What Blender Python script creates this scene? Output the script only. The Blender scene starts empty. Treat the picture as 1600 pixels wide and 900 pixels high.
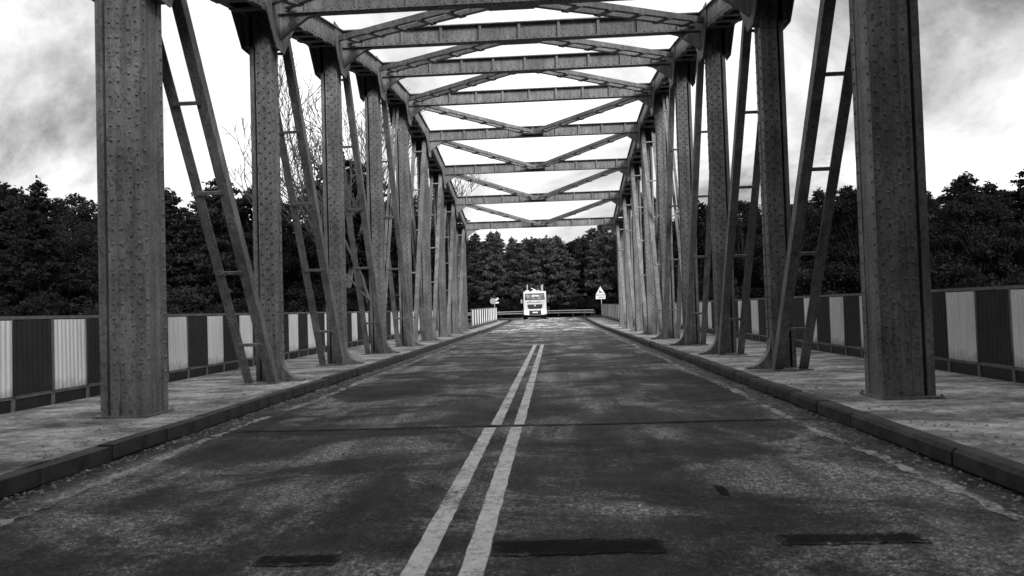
import bpy, math, random
import numpy as np
from mathutils import Vector, Matrix

random.seed(7)
rng = np.random.default_rng(11)
scene = bpy.context.scene
C = scene.collection
R = math.radians

# ------------------------------------------------------------------ camera
EYE = Vector((0.58, 0.0, 1.30))
FPX = 1200.0                                   # focal length in pixels of the 1600 px wide photograph
cam_d = bpy.data.cameras.new('camera')
cam_d.sensor_width = 36.0
cam_d.lens = FPX * 36.0 / 1600.0
cam_d.clip_start = 0.05
cam_d.clip_end = 3000.0
cam = bpy.data.objects.new('camera', cam_d)
C.objects.link(cam)
base = Matrix(((1, 0, 0), (0, 0, -1), (0, 1, 0)))          # looking along +Y, Z up
roll = Matrix.Rotation(-R(1.8), 3, 'Z')
v = Vector((64, -32, -FPX)).normalized()                    # where the bridge axis should appear
Q = v.rotation_difference(Vector((0, 0, -1))).to_matrix()
rot = base @ roll @ Q
cam.matrix_world = Matrix.Translation(EYE) @ rot.to_4x4()
scene.camera = cam
cam_d.dof.use_dof = True
cam_d.dof.focus_distance = 60.0
cam_d.dof.aperture_fstop = 27e-3 / 0.008

# ------------------------------------------------------------------ sky, sun, exposure
SUN_EL, SUN_AZ = R(33), R(146)                              # high behind the camera, veiled by cloud
CLOUD_OFF = (17.81, 9.23, 4.55)
world = bpy.data.worlds.new('World')
scene.world = world
world.use_nodes = True
nt = world.node_tree
N, L = nt.nodes, nt.links
N.clear()
out = N.new('ShaderNodeOutputWorld')
bg = N.new('ShaderNodeBackground')
sky = N.new('ShaderNodeTexSky')
sky.sky_type = 'NISHITA'
sky.sun_disc = False
sky.sun_elevation = SUN_EL
sky.sun_rotation = SUN_AZ
sky.air_density = 1.0
sky.dust_density = 4.0
sky.ozone_density = 1.0
bw = N.new('ShaderNodeRGBToBW')
tc = N.new('ShaderNodeTexCoord')
sep = N.new('ShaderNodeSeparateXYZ')
zadd = N.new('ShaderNodeMath'); zadd.operation = 'ADD'; zadd.inputs[1].default_value = 0.45
zmax = N.new('ShaderNodeMath'); zmax.operation = 'MAXIMUM'; zmax.inputs[1].default_value = 0.08
dx = N.new('ShaderNodeMath'); dx.operation = 'DIVIDE'
dy = N.new('ShaderNodeMath'); dy.operation = 'DIVIDE'
comb = N.new('ShaderNodeCombineXYZ')
n1 = N.new('ShaderNodeTexNoise'); n1.inputs['Scale'].default_value = 1.5; n1.inputs['Detail'].default_value = 9; n1.inputs['Roughness'].default_value = 0.62; n1.inputs['Distortion'].default_value = 0.5
cr = N.new('ShaderNodeValToRGB')
cr.color_ramp.elements[0].position = 0.34; cr.color_ramp.elements[0].color = (0.16, 0.16, 0.16, 1)
cr.color_ramp.elements[1].position = 0.66; cr.color_ramp.elements[1].color = (1.15, 1.15, 1.15, 1)
mul = N.new('ShaderNodeMath'); mul.operation = 'MULTIPLY'
L.new(tc.outputs['Generated'], sep.inputs[0])
L.new(sep.outputs['Z'], zadd.inputs[0]); L.new(zadd.outputs[0], zmax.inputs[0])
L.new(sep.outputs['X'], dx.inputs[0]); L.new(zmax.outputs[0], dx.inputs[1])
L.new(sep.outputs['Y'], dy.inputs[0]); L.new(zmax.outputs[0], dy.inputs[1])
L.new(dx.outputs[0], comb.inputs[0]); L.new(dy.outputs[0], comb.inputs[1])
cmap = N.new('ShaderNodeMapping'); cmap.inputs['Location'].default_value = CLOUD_OFF
L.new(comb.outputs[0], cmap.inputs[0])
L.new(cmap.outputs[0], n1.inputs['Vector'])
L.new(n1.outputs['Fac'], cr.inputs[0])
L.new(sky.outputs[0], bw.inputs[0])
veil = N.new('ShaderNodeMix'); veil.data_type = 'FLOAT'
veil.inputs[0].default_value = 0.75; veil.inputs[3].default_value = 10.0
L.new(bw.outputs[0], veil.inputs[2])
L.new(veil.outputs[0], mul.inputs[0]); L.new(cr.outputs[0], mul.inputs[1])
L.new(mul.outputs[0], bg.inputs['Color'])
bg.inputs['Strength'].default_value = 0.06
L.new(bg.outputs[0], out.inputs[0])

sun_d = bpy.data.lights.new('sun', 'SUN')
sun_d.energy = 1.5
sun_d.angle = R(22)
sun_d.color = (1, 1, 1)
sun = bpy.data.objects.new('sun', sun_d)
C.objects.link(sun)
sdir = Vector((math.sin(SUN_AZ) * math.cos(SUN_EL), math.cos(SUN_AZ) * math.cos(SUN_EL), math.sin(SUN_EL)))
sun.rotation_euler = (-sdir).to_track_quat('-Z', 'Y').to_euler()

vs = scene.view_settings
vs.view_transform = 'Standard'
vs.look = 'None'
vs.exposure = 1.5
vs.gamma = 1.0
vs.use_curve_mapping = False

# ------------------------------------------------------------------ materials (black-and-white photograph: all greys)
def new_mat(name):
    m = bpy.data.materials.new(name)
    m.use_nodes = True
    nt = m.node_tree
    b = nt.nodes['Principled BSDF']
    return m, nt, nt.nodes, nt.links, b

def noise(nt, scale, detail=6, rough=0.6, vec=None, stretch=None, coord='Object', dist=0.0):
    n = nt.nodes.new('ShaderNodeTexNoise')
    n.inputs['Scale'].default_value = scale
    n.inputs['Detail'].default_value = detail
    n.inputs['Roughness'].default_value = rough
    n.inputs['Distortion'].default_value = dist
    if vec is None:
        t = nt.nodes.new('ShaderNodeTexCoord')
        vec = t.outputs[coord]
    if stretch:
        mp = nt.nodes.new('ShaderNodeMapping')
        mp.inputs['Scale'].default_value = stretch
        nt.links.new(vec, mp.inputs[0]); vec = mp.outputs[0]
    nt.links.new(vec, n.inputs['Vector'])
    return n.outputs['Fac']

def ramp(nt, fac, stops):
    r = nt.nodes.new('ShaderNodeValToRGB')
    els = r.color_ramp.elements
    while len(els) < len(stops):
        els.new(0.5)
    for e, (p, c) in zip(els, stops):
        e.position = p
        e.color = (c, c, c, 1)
    nt.links.new(fac, r.inputs[0])
    return r.outputs[0]

def mth(nt, op, a, b):
    m = nt.nodes.new('ShaderNodeMath'); m.operation = op
    for i, q in enumerate((a, b)):
        if isinstance(q, (int, float)):
            m.inputs[i].default_value = q
        else:
            nt.links.new(q, m.inputs[i])
    return m.outputs[0]

def bump(nt, b, h, strength, dist=0.02):
    n = nt.nodes.new('ShaderNodeBump')
    n.inputs['Strength'].default_value = strength
    n.inputs['Distance'].default_value = dist
    nt.links.new(h, n.inputs['Height'])
    nt.links.new(n.outputs[0], b.inputs['Normal'])

def mat_simple(name, lo, hi, scale, rough=0.6, bs=0.0, detail=6, stretch=None, metallic=0.0, p0=0.35, p1=0.65, coord='Object'):
    m, nt, N, L, b = new_mat(name)
    f = noise(nt, scale, detail, 0.65, stretch=stretch, coord=coord)
    L.new(ramp(nt, f, [(p0, lo), (p1, hi)]), b.inputs['Base Color'])
    b.inputs['Roughness'].default_value = rough
    b.inputs['Metallic'].default_value = metallic
    if bs:
        bump(nt, b, f, bs)
    return m

M = {}
# riveted steel: weathered grey paint, rust-dark streaks running down, small chips
def steel(name, lo, hi):
    m, nt, N, L, b = new_mat(name)
    big = ramp(nt, noise(nt, 1.3, 7, 0.65), [(0.3, lo), (0.7, hi)])
    st = ramp(nt, noise(nt, 1.0, 6, 0.7, stretch=(9, 9, 0.7)), [(0.4, 0.62), (0.58, 1.0)])
    ch = ramp(nt, noise(nt, 26, 5, 0.7), [(0.36, 0.35), (0.5, 1.0)])
    c = mth(nt, 'MULTIPLY', mth(nt, 'MULTIPLY', big, st), ch)
    L.new(c, b.inputs['Base Color'])
    L.new(ramp(nt, noise(nt, 5, 5), [(0.3, 0.38), (0.7, 0.72)]), b.inputs['Roughness'])
    bump(nt, b, noise(nt, 40, 4), 0.25, 0.01)
    return m
M['steel'] = steel('painted_steel', 0.12, 0.30)
M['rivet'] = mat_simple('rivet_steel', 0.03, 0.10, 9, 0.6)
M['rail_steel'] = mat_simple('rail_steel', 0.10, 0.2, 5, 0.5)

# asphalt
def asphalt_nodes(nt, k=1.0):
    t = nt.nodes.new('ShaderNodeTexCoord')
    vec = t.outputs['Object']
    s = nt.nodes.new('ShaderNodeSeparateXYZ'); nt.links.new(vec, s.inputs[0])
    patch = ramp(nt, noise(nt, 0.55, 8, 0.68, vec, dist=0.6), [(0.40, 0.008 * k), (0.5, 0.026 * k), (0.59, 0.12 * k)])
    streak = ramp(nt, noise(nt, 1.0, 6, 0.65, vec, stretch=(3.2, 0.22, 1)), [(0.34, 0.4), (0.64, 1.6)])
    agg = ramp(nt, noise(nt, 70, 3, 0.8, vec), [(0.34, 0.25), (0.52, 0.9), (0.66, 3.0)])
    agg2 = ramp(nt, noise(nt, 16, 4, 0.75, vec), [(0.34, 0.25), (0.66, 2.1)])
    agg3 = ramp(nt, noise(nt, 34, 3, 0.75, vec), [(0.36, 0.3), (0.5, 0.9), (0.64, 2.2)])
    vo = nt.nodes.new('ShaderNodeTexVoronoi'); vo.feature = 'DISTANCE_TO_EDGE'; vo.inputs['Scale'].default_value = 0.55
    wv = nt.nodes.new('ShaderNodeVectorMath'); wv.operation = 'ADD'
    nz = nt.nodes.new('ShaderNodeTexNoise'); nz.inputs['Scale'].default_value = 1.7; nz.inputs['Detail'].default_value = 5
    nt.links.new(vec, nz.inputs['Vector']); nt.links.new(vec, wv.inputs[0]); nt.links.new(nz.outputs['Color'], wv.inputs[1])
    nt.links.new(wv.outputs[0], vo.inputs['Vector'])
    crack = ramp(nt, vo.outputs['Distance'], [(0.0, 0.25), (0.012, 1.0)])
    cmask = ramp(nt, noise(nt, 0.4, 4, 0.6, vec), [(0.48, 1.0), (0.58, 0.0)])
    crk = mth(nt, 'MAXIMUM', crack, cmask)
    agg = mth(nt, 'MULTIPLY', mth(nt, 'MULTIPLY', agg, agg3), crk)
    c = mth(nt, 'MULTIPLY', mth(nt, 'MULTIPLY', patch, streak), mth(nt, 'MULTIPLY', agg, agg2))
    # gutter dirt outside the edge lines
    ax = mth(nt, 'ABSOLUTE', s.outputs['X'], 0)
    g = ramp(nt, mth(nt, 'ADD', ax, mth(nt, 'MULTIPLY', noise(nt, 2.5, 5, 0.7, vec), 0.35)), [(0.0, 0), (1.0, 0)])
    gm = nt.nodes.new('ShaderNodeMapRange'); gm.inputs[1].default_value = 3.22; gm.inputs[2].default_value = 3.42
    nt.links.new(mth(nt, 'ADD', ax, mth(nt, 'MULTIPLY', noise(nt, 2.5, 5, 0.7, vec), 0.15)), gm.inputs[0])
    dirt = ramp(nt, noise(nt, 2.2, 8, 0.75, vec, stretch=(1.6, 0.8, 1)), [(0.38, 0.018), (0.56, 0.07), (0.7, 0.24)])
    mix = nt.nodes.new('ShaderNodeMix'); mix.data_type = 'FLOAT'
    nt.links.new(gm.outputs[0], mix.inputs[0]); nt.links.new(c, mix.inputs[2]); nt.links.new(mth(nt, 'MULTIPLY', dirt, agg2), mix.inputs[3])
    h = mth(nt, 'ADD', noise(nt, 70, 3, 0.8, vec), mth(nt, 'MULTIPLY', noise(nt, 6, 4, 0.6, vec), 0.8))
    return mix.outputs[0], h, vec
for nm, k in (('asphalt', 1.3), ('old_asphalt', 3.6)):
    m, nt, N, L, b = new_mat(nm)
    c, h, vec = asphalt_nodes(nt, k)
    L.new(c, b.inputs['Base Color'])
    L.new(ramp(nt, noise(nt, 0.8, 6, 0.7, vec), [(0.3, 0.42), (0.7, 0.75)]), b.inputs['Roughness'])
    b.inputs['Specular IOR Level'].default_value = 0.18
    bump(nt, b, h, 0.9, 0.02)
    M[nm] = m

def paint(name, p0, p1, val):
    m, nt, N, L, b = new_mat(name)
    c, h, vec = asphalt_nodes(nt)
    w = ramp(nt, mth(nt, 'ADD', mth(nt, 'MULTIPLY', noise(nt, 22, 6, 0.8, vec), 0.6), mth(nt, 'MULTIPLY', noise(nt, 1.6, 5, 0.7, vec), 0.4)), [(p0, 0), (p1, 1)])
    wc = ramp(nt, noise(nt, 9, 6, 0.75, vec), [(0.3, val * 0.65), (0.65, val)])
    mix = N.new('ShaderNodeMix'); mix.data_type = 'FLOAT'
    L.new(w, mix.inputs[0]); L.new(c, mix.inputs[2]); L.new(wc, mix.inputs[3])
    L.new(mix.outputs[0], b.inputs['Base Color'])
    b.inputs['Roughness'].default_value = 0.75
    b.inputs['Specular IOR Level'].default_value = 0.2
    bump(nt, b, h, 0.7, 0.015)
    return m
M['line'] = paint('worn_road_paint', 0.38, 0.51, 0.85)
M['edge'] = paint('edge_paint', 0.47, 0.55, 0.5)
M['joint'] = paint('joint_filler', 0.40, 0.56, 0.02)
m, nt, N, L, b = new_mat('tar')
c, h, vec = asphalt_nodes(nt)
tg = N.new('ShaderNodeTexCoord'); sg_ = N.new('ShaderNodeSeparateXYZ'); L.new(tg.outputs['Generated'], sg_.inputs[0])
ex = mth(nt, 'MULTIPLY', mth(nt, 'MINIMUM', sg_.outputs['X'], mth(nt, 'SUBTRACT', 1.0, sg_.outputs['X'])), 9.0)
ey = mth(nt, 'MULTIPLY', mth(nt, 'MINIMUM', sg_.outputs['Y'], mth(nt, 'SUBTRACT', 1.0, sg_.outputs['Y'])), 2.2)
ee = mth(nt, 'ADD', mth(nt, 'MINIMUM', ex, ey), mth(nt, 'MULTIPLY', mth(nt, 'SUBTRACT', noise(nt, 26, 5, 0.75, vec), 0.5), 1.3))
fac = ramp(nt, ee, [(0.12, 0.0), (0.62, 0.9)])
mix = N.new('ShaderNodeMix'); mix.data_type = 'FLOAT'
L.new(fac, mix.inputs[0]); L.new(c, mix.inputs[2]); mix.inputs[3].default_value = 0.006
L.new(mix.outputs[0], b.inputs['Base Color'])
b.inputs['Roughness'].default_value = 0.9; b.inputs['Specular IOR Level'].default_value = 0.12
bump(nt, b, h, 0.9, 0.02)
M['tar'] = m
m, nt, N, L, b = new_mat('pavement_concrete')
t = N.new('ShaderNodeTexCoord'); vec = t.outputs['Object']
big = ramp(nt, noise(nt, 0.9, 8, 0.72, vec, stretch=(1, 1.7, 1)), [(0.36, 0.06), (0.48, 0.3), (0.6, 0.6)])
fin = ramp(nt, noise(nt, 28, 5, 0.8, vec), [(0.3, 0.4), (0.7, 1.4)])
mid = ramp(nt, noise(nt, 5.5, 6, 0.75, vec), [(0.35, 0.45), (0.6, 1.15)])
L.new(mth(nt, 'MULTIPLY', mth(nt, 'MULTIPLY', big, fin), mid), b.inputs['Base Color'])
b.inputs['Roughness'].default_value = 0.8
bump(nt, b, noise(nt, 30, 5, 0.8, vec), 0.7, 0.02)
M['pavement'] = m
M['kerb'] = mat_simple('kerb_concrete', 0.015, 0.06, 4, 0.9, 0.5)
M['grit'] = mat_simple('grit', 0.05, 0.45, 9, 0.9, p0=0.3, p1=0.7)
M['deck'] = mat_simple('deck_concrete', 0.08, 0.16, 2, 0.8)
M['soil'] = mat_simple('forest_soil', 0.012, 0.04, 0.6, 0.95, 0.5)
def panel_mat(name, lo, hi):
    m, nt, N, L, b = new_mat(name)
    a = ramp(nt, noise(nt, 2.5, 6, 0.7), [(0.3, lo), (0.65, hi)])
    s_ = ramp(nt, noise(nt, 1.2, 5, 0.7, stretch=(10, 10, 0.8)), [(0.3, 0.78), (0.6, 1.0)])
    oi = N.new('ShaderNodeObjectInfo')
    vr = ramp(nt, oi.outputs['Random'], [(0, 0.82), (1, 1.0)])
    tcx = N.new('ShaderNodeTexCoord'); sx_ = N.new('ShaderNodeSeparateXYZ'); L.new(tcx.outputs['Object'], sx_.inputs[0])
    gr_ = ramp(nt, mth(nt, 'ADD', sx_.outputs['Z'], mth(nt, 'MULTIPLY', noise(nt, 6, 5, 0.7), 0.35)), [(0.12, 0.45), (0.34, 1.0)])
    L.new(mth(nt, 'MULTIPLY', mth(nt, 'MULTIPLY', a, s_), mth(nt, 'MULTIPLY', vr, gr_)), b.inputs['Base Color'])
    b.inputs['Roughness'].default_value = 0.55
    return m
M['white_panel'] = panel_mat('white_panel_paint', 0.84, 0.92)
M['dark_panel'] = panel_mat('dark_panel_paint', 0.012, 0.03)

def foliage(name, lo, hi):
    m, nt, N, L, b = new_mat(name)
    oi = N.new('ShaderNodeObjectInfo')
    f = ramp(nt, noise(nt, 1.1, 3, 0.7), [(0.3, lo), (0.7, hi)])
    v_ = ramp(nt, oi.outputs['Random'], [(0, 0.6), (1, 1.5)])
    L.new(mth(nt, 'MULTIPLY', f, v_), b.inputs['Base Color'])
    b.inputs['Roughness'].default_value = 0.7
    b.inputs['Specular IOR Level'].default_value = 0.12
    tl = N.new('ShaderNodeBsdfTranslucent'); mx = N.new('ShaderNodeMixShader'); mx.inputs[0].default_value = 0.3
    L.new(b.inputs['Base Color'].links[0].from_socket, tl.inputs['Color'])
    L.new(b.outputs[0], mx.inputs[1]); L.new(tl.outputs[0], mx.inputs[2])
    L.new(mx.outputs[0], N['Material Output'].inputs[0])
    return m
M['needles'] = foliage('pine_needles', 0.008, 0.026)
M['leaves'] = foliage('broad_leaves', 0.006, 0.022)
M['pale_needles'] = foliage('pale_needles', 0.03, 0.10)  # same needles, with the brighter middle of the view painted into their colour
M['bark'] = mat_simple('bark', 0.025, 0.08, 3, 0.9, 0.5, stretch=(3, 3, 0.6))
M['dark_bark'] = mat_simple('dark_bark', 0.008, 0.026, 3, 0.95, 0.5, stretch=(3, 3, 0.6))
M['dark_bark'].node_tree.nodes['Principled BSDF'].inputs['Specular IOR Level'].default_value = 0.1
M['truck_white'] = mat_simple('truck_white', 0.5, 0.64, 2, 0.35)
M['truck_dark'] = mat_simple('truck_dark', 0.012, 0.03, 8, 0.5)
M['rubber'] = mat_simple('rubber', 0.012, 0.03, 10, 0.85)
M['rim'] = mat_simple('rim', 0.2, 0.35, 6, 0.45)
M['sign_white'] = mat_simple('sign_white', 0.72, 0.82, 3, 0.4)
M['sign_black'] = mat_simple('sign_black', 0.012, 0.02, 3, 0.5)
M['sign_border'] = mat_simple('sign_border', 0.3, 0.42, 3, 0.5)
M['sign_back'] = mat_simple('sign_back', 0.25, 0.4, 4, 0.5)
M['galv'] = mat_simple('galvanised', 0.4, 0.62, 4, 0.45)
m, nt, N, L, b = new_mat('windscreen_glass')
L.new(ramp(nt, noise(nt, 2.6, 4, 0.6), [(0.42, 0.02), (0.6, 0.22)]), b.inputs['Base Color'])
b.inputs['Roughness'].default_value = 0.06
b.inputs['Coat Weight'].default_value = 0.6
M['glass'] = m
m, nt, N, L, b = new_mat('headlight_lens')
L.new(ramp(nt, noise(nt, 8, 2), [(0.3, 0.85), (0.7, 0.95)]), b.inputs['Base Color'])
b.inputs['Emission Color'].default_value = (1, 1, 1, 1)
b.inputs['Emission Strength'].default_value = 6.0
M['headlight'] = m
m, nt, N, L, b = new_mat('river_water')
b.inputs['Base Color'].default_value = (0.01, 0.01, 0.01, 1)
b.inputs['Roughness'].default_value = 0.08
bump(nt, b, noise(nt, 1.5, 5, 0.6), 0.25, 0.05)
M['water'] = m

# ------------------------------------------------------------------ mesh helpers
class MB:
    def __init__(s): s.v = []; s.f = []
    def add(s, vs, fs):
        o = len(s.v); s.v.extend([tuple(p) for p in vs]); s.f.extend([tuple(i + o for i in f) for f in fs]); return s
    def box(s, x0, x1, y0, y1, z0, z1):
        if x0 > x1: x0, x1 = x1, x0
        if y0 > y1: y0, y1 = y1, y0
        return s.add([(x0,y0,z0),(x1,y0,z0),(x1,y1,z0),(x0,y1,z0),(x0,y0,z1),(x1,y0,z1),(x1,y1,z1),(x0,y1,z1)],
                     [(0,3,2,1),(4,5,6,7),(0,1,5,4),(1,2,6,5),(2,3,7,6),(3,0,4,7)])
    def bar(s, p0, p1, w, h, side=None):
        """box from p0 to p1, w along 'side', h across it"""
        p0, p1 = Vector(p0), Vector(p1)
        d = (p1 - p0).normalized()
        a = Vector(side) if side is not None else d.cross(Vector((0, 0, 1)))
        a = (a - d * a.dot(d)).normalized()
        b_ = d.cross(a)
        a, b_ = a * w / 2, b_ * h / 2
        vs = [p + i * a + j * b_ for p in (p0, p1) for (i, j) in ((-1,-1),(1,-1),(1,1),(-1,1))]
        return s.add(vs, [(0,1,2,3),(4,7,6,5),(0,4,5,1),(1,5,6,2),(2,6,7,3),(3,7,4,0)])
    def prism(s, poly, fn, d0, d1):
        """poly of (a,b); fn(a,b,d)->xyz"""
        n = len(poly)
        vs = [fn(a, b_, d0) for a, b_ in poly] + [fn(a, b_, d1) for a, b_ in poly]
        fs = [tuple(range(n))[::-1], tuple(range(n, 2 * n))] + [(i, (i + 1) % n, n + (i + 1) % n, n + i) for i in range(n)]
        return s.add(vs, fs)
    def tube(s, pts, rs, seg=8, cap=True):
        pts = [Vector(p) for p in pts]; n = len(pts); o = len(s.v)
        for i, p in enumerate(pts):
            d = (pts[min(i + 1, n - 1)] - pts[max(i - 1, 0)]).normalized()
            a = d.cross(Vector((0, 0, 1)) if abs(d.z) < 0.95 else Vector((1, 0, 0))).normalized(); b_ = d.cross(a)
            for k in range(seg):
                t_ = 2 * math.pi * k / seg
                s.v.append(tuple(p + (a * math.cos(t_) + b_ * math.sin(t_)) * rs[i]))
        for i in range(n - 1):
            for k in range(seg):
                s.f.append((o + i*seg + k, o + i*seg + (k+1) % seg, o + (i+1)*seg + (k+1) % seg, o + (i+1)*seg + k))
        if cap:
            s.f.append(tuple(o + k for k in range(seg))[::-1]); s.f.append(tuple(o + (n-1)*seg + k for k in range(seg)))
        return s
    def mesh(s, name, mat, off=(0, 0, 0), smooth=False):
        me = bpy.data.meshes.new(name)
        ox, oy, oz = off
        me.from_pydata([(x - ox, y - oy, z - oz) for x, y, z in s.v], [], s.f)
        me.materials.append(M[mat])
        if smooth:
            me.polygons.foreach_set('use_smooth', [True] * len(me.polygons))
        me.update()
        return me
    def build(s, name, mat, parent=None, smooth=False, bevel=0.0):
        off = Vector((0, 0, 0)); p = parent
        while p is not None:
            off += p.location; p = p.parent
        o = bpy.data.objects.new(name, s.mesh(name, mat, off, smooth))
        C.objects.link(o); o.parent = parent
        if bevel:
            md = o.modifiers.new('bevel', 'BEVEL'); md.width = bevel; md.segments = 2; md.limit_method = 'ANGLE'
        return o

def place(name, me, loc, parent=None, rotz=0.0, scale=None):
    o = bpy.data.objects.new(name, me); C.objects.link(o); o.parent = parent
    o.location = loc; o.rotation_euler = (0, 0, rotz)
    if scale: o.scale = scale
    return o

def tag(o, label=None, cat=None, group=None, kind=None):
    if label: o['label'] = label
    if cat: o['category'] = cat
    if group: o['group'] = group
    if kind: o['kind'] = kind
    return o

def thing(name, label, cat, loc=(0, 0, 0), rotz=0.0, group=None):
    o = bpy.data.objects.new(name, None); C.objects.link(o)
    o.location = loc; o.rotation_euler = (0, 0, rotz); o.empty_display_size = 0.3
    return tag(o, label, cat, group)

def ss(a, b_, x):
    t_ = min(1, max(0, (x - a) / (b_ - a))); return t_ * t_ * (3 - 2 * t_)

# ------------------------------------------------------------------ the lie of the land
CX, CY, RAD = -25.0, 80.0, 25.0                 # the road bends left past the bridge
def road_z(y): return 0.22 * ss(46, 84, y)
def path(n_arc=24):
    pts = [(0, y) for y in (-60, -40, -20, -10, 0, 4, 8, 12, 16, 20, 24, 28, 32, 36, 40, 44, 48, 54, 60, 66, 72, 76)]
    for i in range(n_arc + 1):
        a = math.pi / 2 * i / n_arc
        pts.append((CX + RAD * math.cos(a), CY + RAD * math.sin(a)))
    pts += [(-30, CY + RAD), (-45, CY + RAD), (-70, CY + RAD), (-120, CY + RAD)]
    return pts
PATH = path()
def offset_pt(i, off):
    x, y = PATH[i]
    x0, y0 = PATH[max(i - 1, 0)]; x1, y1 = PATH[min(i + 1, len(PATH) - 1)]
    l = math.hypot(x1 - x0, y1 - y0); tx, ty = (x1 - x0) / l, (y1 - y0) / l
    return x + ty * off, y - tx * off
def road_dist(x, y):
    if y < CY: return abs(x)
    if x > CX: return abs(math.hypot(x - CX, y - CY) - RAD)
    return abs(y - (CY + RAD))
def ground_z(x, y):
    d = road_dist(x, y)
    river = ss(7.5, 15, y + 0.02 * x) * (1 - ss(38, 50, y - 0.03 * abs(x)))
    z = -0.35 + road_z(y) - 6.5 * river
    z += 5.0 * ss(12, 55, d) * ss(52, 105, y) + 14.0 * ss(120, 330, math.hypot(x, y)) * ss(60, 130, y)
    z += (0.35 * math.sin(x * 0.21 + 1.3) * math.sin(y * 0.17) + 0.2 * math.sin(x * 0.6 + y * 0.4)) * ss(9, 18, d)
    return z

m_ = MB()
xs = [-600, -420, -300, -220, -170] + list(range(-140, -30, 5)) + list(range(-30, 31, 2)) + list(range(35, 141, 5)) + [170, 220, 300, 420, 600]
ys = [-300, -200, -120, -80, -50, -30, -15, -5] + list(range(0, 60, 2)) + list(range(60, 160, 4)) + [170, 190, 220, 260, 320, 420, 600, 900]
for y in ys:
    for x in xs:
        m_.v.append((x, y, ground_z(x, y)))
W_ = len(xs)
for j in range(len(ys) - 1):
    for i in range(W_ - 1):
        m_.f.append((j*W_+i, j*W_+i+1, (j+1)*W_+i+1, (j+1)*W_+i))
tag(m_.build('ground', 'soil', smooth=True), kind='structure')
m_ = MB(); m_.add([(-300, 6, -5.6), (300, 6, -5.6), (300, 54, -5.6), (-300, 54, -5.6)], [(0, 1, 2, 3)])
tag(m_.build('river', 'water'), kind='structure')

def strip(o0, o1, dz, i0=0, i1=None, mb=None, thick=0.0):
    mb = mb or MB(); i1 = len(PATH) - 1 if i1 is None else i1
    o = len(mb.v)
    for i in range(i0, i1 + 1):
        z = road_z(PATH[i][1]) + dz
        a, b_ = offset_pt(i, o0), offset_pt(i, o1)
        mb.v += [(a[0], a[1], z), (b_[0], b_[1], z)]
        if thick: mb.v += [(a[0], a[1], z - thick), (b_[0], b_[1], z - thick)]
    k = 4 if thick else 2
    n = i1 - i0
    for j in range(n):
        p = o + j * k; q = p + k
        mb.f.append((p, p + 1, q + 1, q))
        if thick:
            mb.f += [(p + 2, q + 2, q + 3, p + 3), (p, q, q + 2, p + 2), (p + 1, p + 3, q + 3, q + 1)]
    if thick:
        mb.f += [(o, o + 2, o + 3, o + 1), (o + n*k, o + n*k + 1, o + n*k + 3, o + n*k + 2)]
    return mb

def pidx(y): return min(range(len(PATH)), key=lambda i: abs(PATH[i][1] - y) if i < 22 else 1e9)
road = tag(strip(-3.58, 3.58, 0.0, 0, pidx(44)).build('road', 'asphalt'), kind='structure')
tag(strip(-3.58, 3.58, 0.0, pidx(44)).build('approach_road', 'old_asphalt'), kind='structure')
# pavements and kerbs
KERB = []
for q in range(3):
    mb = MB(); r_ = lambda: random.uniform(-0.012, 0.012)
    P = [(-0.085 + r_()*.5, 0.02), (0.078, 0.02), (0.078, 0.152 + r_()*.3), (-0.055 + r_(), 0.154 + r_()*.3), (-0.085 + r_()*.5, 0.125 + r_())]
    mb.prism(P, lambda a, b_, d: (a, d, b_), -0.492, 0.492)
    KERB.append(mb.mesh('kerb_stone', 'kerb'))
iend = pidx(48)
for side in (-1, 1):
    o = side
    far = -4.75 if side < 0 else 5.45
    mb = strip(min(3.72*o, 6.66*o), max(3.72*o, 6.66*o), 0.15, pidx(-20), iend, thick=0.2)
    tag(mb.build('pavement', 'pavement'), kind='structure')
    mb = strip(min(3.72*o, far), max(3.72*o, far), 0.15, iend, pidx(72), thick=0.2)
    tag(mb.build('pavement', 'pavement'), kind='structure')
    mb = strip(min(3.60*o, 3.72*o), max(3.60*o, 3.72*o), 0.115, pidx(-20), pidx(72), thick=0.3)
    kb = tag(mb.build('kerb', 'kerb'), kind='structure')
    yk = -1.0
    while yk < 60:
        d_ = random.uniform(-0.012, 0.012); ky = 0.985
        sm = KERB[random.randrange(3)]
        place('kerb_stone', sm, (3.64 * o + d_, yk + 0.5, road_z(yk) + random.uniform(-0.012, 0.008)), kb, random.uniform(-0.008, 0.008))
        yk += 1.0
# deck under the carriageway, abutments
tag(MB().box(-6.95, 6.95, 8.4, 44.6, -0.75, -0.06).build('bridge_deck', 'deck'), kind='structure')
for y0, y1 in ((4.5, 8.4), (44.6, 49)):
    tag(MB().box(-7.1, 7.1, y0, y1, -7, -0.07).build('bridge_abutment', 'deck'), kind='structure')

# ---------------- marks on the road: centre double line, ragged edge lines, joints, tar strips
def ribbon(xc, w, y0, y1, step, jit, z, mat, name, wob=0.0, drop=None, smooth_w=None):
    mb = MB(); y = y0; prev = None
    while y <= y1 + 1e-6:
        a = xc + wob * math.sin(y * 0.9 + xc) + random.uniform(-jit, jit) - w / 2
        b_ = xc + wob * math.sin(y * 0.9 + xc) + random.uniform(-jit, jit) + w / 2
        z_ = z + road_z(y)
        cur = ((a, y, z_), (b_, y, z_))
        if prev and not (drop and drop(y)):
            mb.add([prev[0], prev[1], cur[1], cur[0]], [(0, 1, 2, 3)])
        prev = cur; y += step
    return mb.build(name, mat, road)
for xc, sh in ((-0.155, 0.05), (0.135, 0.02)):
    ribbon(xc, 0.125, -3, 8.55, 0.12, 0.004, 0.004, 'line', 'centre_line')
    ribbon(xc + sh, 0.12, 8.7, 28, 0.15, 0.006, 0.004, 'line', 'centre_line')
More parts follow.
